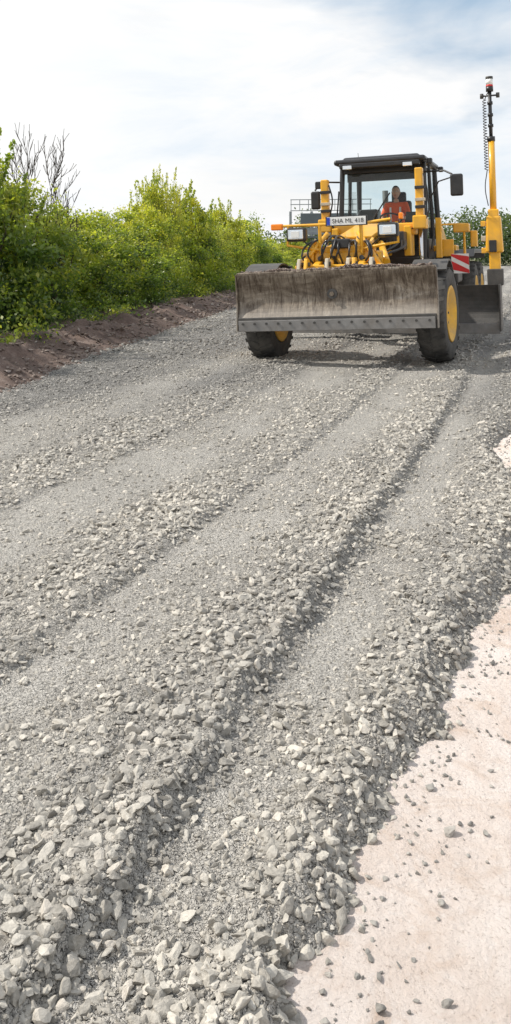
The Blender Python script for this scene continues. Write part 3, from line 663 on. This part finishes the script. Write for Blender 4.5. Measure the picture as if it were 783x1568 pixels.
skin('legs',[(0,.02,.02),(-.1,-.05,.03),(-.12,-.45,.06),(-.12,-.55,-.38),(-.12,-.66,-.42),(.1,-.05,.03),(.12,-.45,.06),(.12,-.55,-.38),(.12,-.66,-.42)],[(0,1),(1,2),(2,3),(3,4),(0,5),(5,6),(6,7),(7,8)],[.13,.1,.07,.05,.045,.1,.07,.05,.045],M_trous,OP)
for sd in (-1,1):
    skin('forearm',[(sd*.24,-.12,.27),(sd*.25,-.25,.22),(sd*.18,-.49,.20)],[(0,1),(1,2)],[.05,.042,.03],M_skin,OP)
    hx,hy,hz=sd*.175,-.53,.20
    skin('palm',[(hx,hy+.04,hz),(hx,hy,hz+.005),(hx,hy-.04,hz+.01)],[(0,1),(1,2)],[.026,(.036,.018),(.036,.017)],M_skin,OP)
    for k,(dx,L) in enumerate(((-.03,.06),(-.01,.072),(.01,.07),(.03,.055))):
        skin('finger_%d'%k,[(hx+dx,hy-.03,hz+.01),(hx+dx,hy-.03-L*.6,hz+.012),(hx+dx,hy-.03-L*.85,hz-.02),(hx+dx,hy-.03-L*.6,hz-.04)],[(0,1),(1,2),(2,3)],[.009,.009,.008,.007],M_skin,OP,sub=1)
    skin('thumb',[(hx-sd*.03,hy+.01,hz),(hx-sd*.055,hy-.02,hz-.005),(hx-sd*.05,hy-.05,hz-.025)],[(0,1),(1,2)],[.011,.010,.008],M_skin,OP,sub=1)
skin('neck',[(0,.01,.48),(0,-.01,.60)],[(0,1)],[.055,.05],M_skin,OP)
bm=bmesh.new(); bmesh.ops.create_uvsphere(bm,u_segments=24,v_segments=18,radius=1)
for v in bm.verts:
    x,y,z=v.co; w=.075*(1-.22*max(0,-z)); d=.098
    v.co=Vector((x*w,y*d*(1-.1*max(0,-z)),z*.12))
    if y<-.85 and abs(x)<.22 and -.35<z<.12: v.co.y-=.022*(1-abs(x)/.22)
    if y<-.8 and abs(x)>.2 and abs(x)<.5 and .0<z<.2: v.co.y+=.008
    if y<-.7 and z<-.75: v.co.y-=.012
me=bpy.data.meshes.new('head'); bm.to_mesh(me); bm.free(); o=obj('head',me,OP); o.location=(0,-.02,.71); finish(o,M_skin,smooth=True,parent=OP)
for sd in (-1,1):
    for nm,c,rr,mm in (('eye',(sd*.03,-.108,.725),.011,M_white),('pupil',(sd*.03,-.118,.725),.005,M_ink),('ear',(sd*.076,0,.71),.022,M_skin)):
        bm=bmesh.new(); bmesh.ops.create_uvsphere(bm,u_segments=10,v_segments=8,radius=rr); me=bpy.data.meshes.new(nm); bm.to_mesh(me); bm.free(); o=obj(nm,me); o.location=c; finish(o,mm,smooth=True,parent=OP)
        if nm=='ear': o.scale=(.4,.8,1.3)
box('mouth',(0,-.108,.655),(.045,.012,.01),M_red,parent=OP,bevel=.003)
bm=bmesh.new(); bmesh.ops.create_uvsphere(bm,u_segments=24,v_segments=16,radius=1)
bmesh.ops.delete(bm,geom=[v for v in bm.verts if v.co.z<.25+(.35 if v.co.y<0 else -.55)],context='VERTS')
for v in bm.verts: v.co=Vector((v.co.x*.083,v.co.y*.106,v.co.z*.128))
me=bpy.data.meshes.new('hair'); bm.to_mesh(me); bm.free(); o=obj('hair',me); o.location=(0,-.015,.712); finish(o,M_hair,smooth=True,parent=OP)
for sd in (-1,1): box('vest_stripe',(sd*.09,-.128,.26),(.035,.012,.34),M_white,rot=(-.03,0,0),parent=OP,bevel=.004)

# ---------------------------------------------------------------- gantry behind
GT=bpy.data.objects.new('sign_gantry',None); scn.collection.objects.link(GT); GT.location=(4.3,62,0); GT.rotation_euler=(0,0,-.15)
for x in (-1.75,-.2): box('gantry_leg',(x,0,2.2),(.16,.3,4.6),M_grey,parent=GT)
box('walkway',(1.2,-.6,2.6),(6.2,1.2,.14),M_gdark,parent=GT); box('sign_box',(1.3,0,3.9),(4.6,.5,.9),M_gdark,parent=GT,bevel=.03)
box('sign_box_low',(1.5,.1,3.05),(4.2,.4,.5),M_grey,parent=GT)
for z in (4.55,5.0,5.35): box('top_rail',(1.2,-.1,z),(5.9,.06,.06),M_grey,parent=GT)
for i in range(10): box('rail_post',(-1.7+i*.64,-.1,4.95),(.05,.05,.85),M_grey,parent=GT)
for z in (3.0,3.35): box('walk_rail',(1.2,-1.15,z),(6,.05,.05),M_grey,parent=GT)
box('concrete_barrier',(31,62,.45),(14,.5,.8),M_white,parent=None,bevel=.05)

# ---------------------------------------------------------------- light, sky
sd_=Vector((-.92,.12,0)).normalized(); EL=math.radians(47)
sv=Vector((sd_.x*math.cos(EL),sd_.y*math.cos(EL),math.sin(EL)))
L=bpy.data.lights.new('sun','SUN'); L.energy=5.0; L.angle=math.radians(1.0); L.color=(1,.95,.87)
lo=bpy.data.objects.new('sun',L); scn.collection.objects.link(lo); lo.rotation_euler=sv.to_track_quat('Z','Y').to_euler()
w=bpy.data.worlds.new('World'); scn.world=w; w.use_nodes=True; nt=w.node_tree; bg=nt.nodes['Background']; out=nt.nodes['World Output']
sky=nt.nodes.new('ShaderNodeTexSky'); sky.sky_type='NISHITA'; sky.sun_disc=False; sky.sun_elevation=EL; sky.sun_rotation=math.atan2(sv.x,sv.y)
nt.links.new(sky.outputs[0],bg.inputs[0]); bg.inputs[1].default_value=.10
tc=nt.nodes.new('ShaderNodeTexCoord').outputs['Generated']
mp=nt.nodes.new('ShaderNodeMapping'); mp.inputs['Scale'].default_value=(1,1,3.6); nt.links.new(tc,mp.inputs[0])
n1=noise(nt,2.6,6,.55,mp.outputs[0],.3)
mp2=nt.nodes.new('ShaderNodeMapping'); mp2.inputs['Scale'].default_value=(1.3,1,5); mp2.inputs['Location'].default_value=(3,1,2); nt.links.new(tc,mp2.inputs[0])
n2=noise(nt,2.2,7,.6,mp2.outputs[0],.4)
cover=ramp(nt,n1,[(.28,(.85,)*3),(.46,(1,)*3)])
cc=ramp(nt,n2,[(.30,(.68,.80,.93)),(.43,(.88,.93,.98)),(.54,(1,1,1))])
vm=nt.nodes.new('ShaderNodeVectorMath'); vm.operation='DOT_PRODUCT'; nt.links.new(tc,vm.inputs[0]); vm.inputs[1].default_value=Vector((-.55,.8,.42)).normalized()[:]
cc=mix(nt,ramp(nt,vm.outputs['Value'],[(.78,(0,)*3),(.96,(1,)*3)]),cc,(1.06,1.06,1.05))
spz=nt.nodes.new('ShaderNodeSeparateXYZ'); nt.links.new(tc,spz.inputs[0])
cc=mix(nt,ramp(nt,spz.outputs['Z'],[(.45,(0,)*3),(.85,(.4,)*3)]),cc,(.55,.68,.88))
vm2=nt.nodes.new('ShaderNodeVectorMath'); vm2.operation='DISTANCE'; nt.links.new(tc,vm2.inputs[0]); vm2.inputs[1].default_value=Vector((.23,.92,.325)).normalized()[:]
dk=math_(nt,'ADD',vm2.outputs['Value'],math_(nt,'MULTIPLY',math_(nt,'SUBTRACT',n1,.5),.40))
cc=mix(nt,ramp(nt,dk,[(.04,(.95,)*3),(.17,(0,)*3)]),cc,(.34,.50,.68))
b2=nt.nodes.new('ShaderNodeBackground'); nt.links.new(cc,b2.inputs[0]); b2.inputs[1].default_value=1.0
ms=nt.nodes.new('ShaderNodeMixShader'); nt.links.new(cover,ms.inputs[0]); nt.links.new(bg.outputs[0],ms.inputs[1]); nt.links.new(b2.outputs[0],ms.inputs[2]); nt.links.new(ms.outputs[0],out.inputs[0])
# ---------------------------------------------------------------- camera
cam=bpy.data.cameras.new('camera'); co=bpy.data.objects.new('camera',cam); scn.collection.objects.link(co); scn.camera=co
co.location=(0,0,1.57); co.rotation_euler=(math.pi/2,0,0)
cam.sensor_fit='VERTICAL'; cam.sensor_height=36; cam.lens=1300/1568*36; cam.shift_y=-399/1568; cam.clip_start=.05; cam.clip_end=6000
scn.view_settings.view_transform='Standard'; scn.view_settings.look='None'; scn.view_settings.exposure=0; scn.view_settings.gamma=1
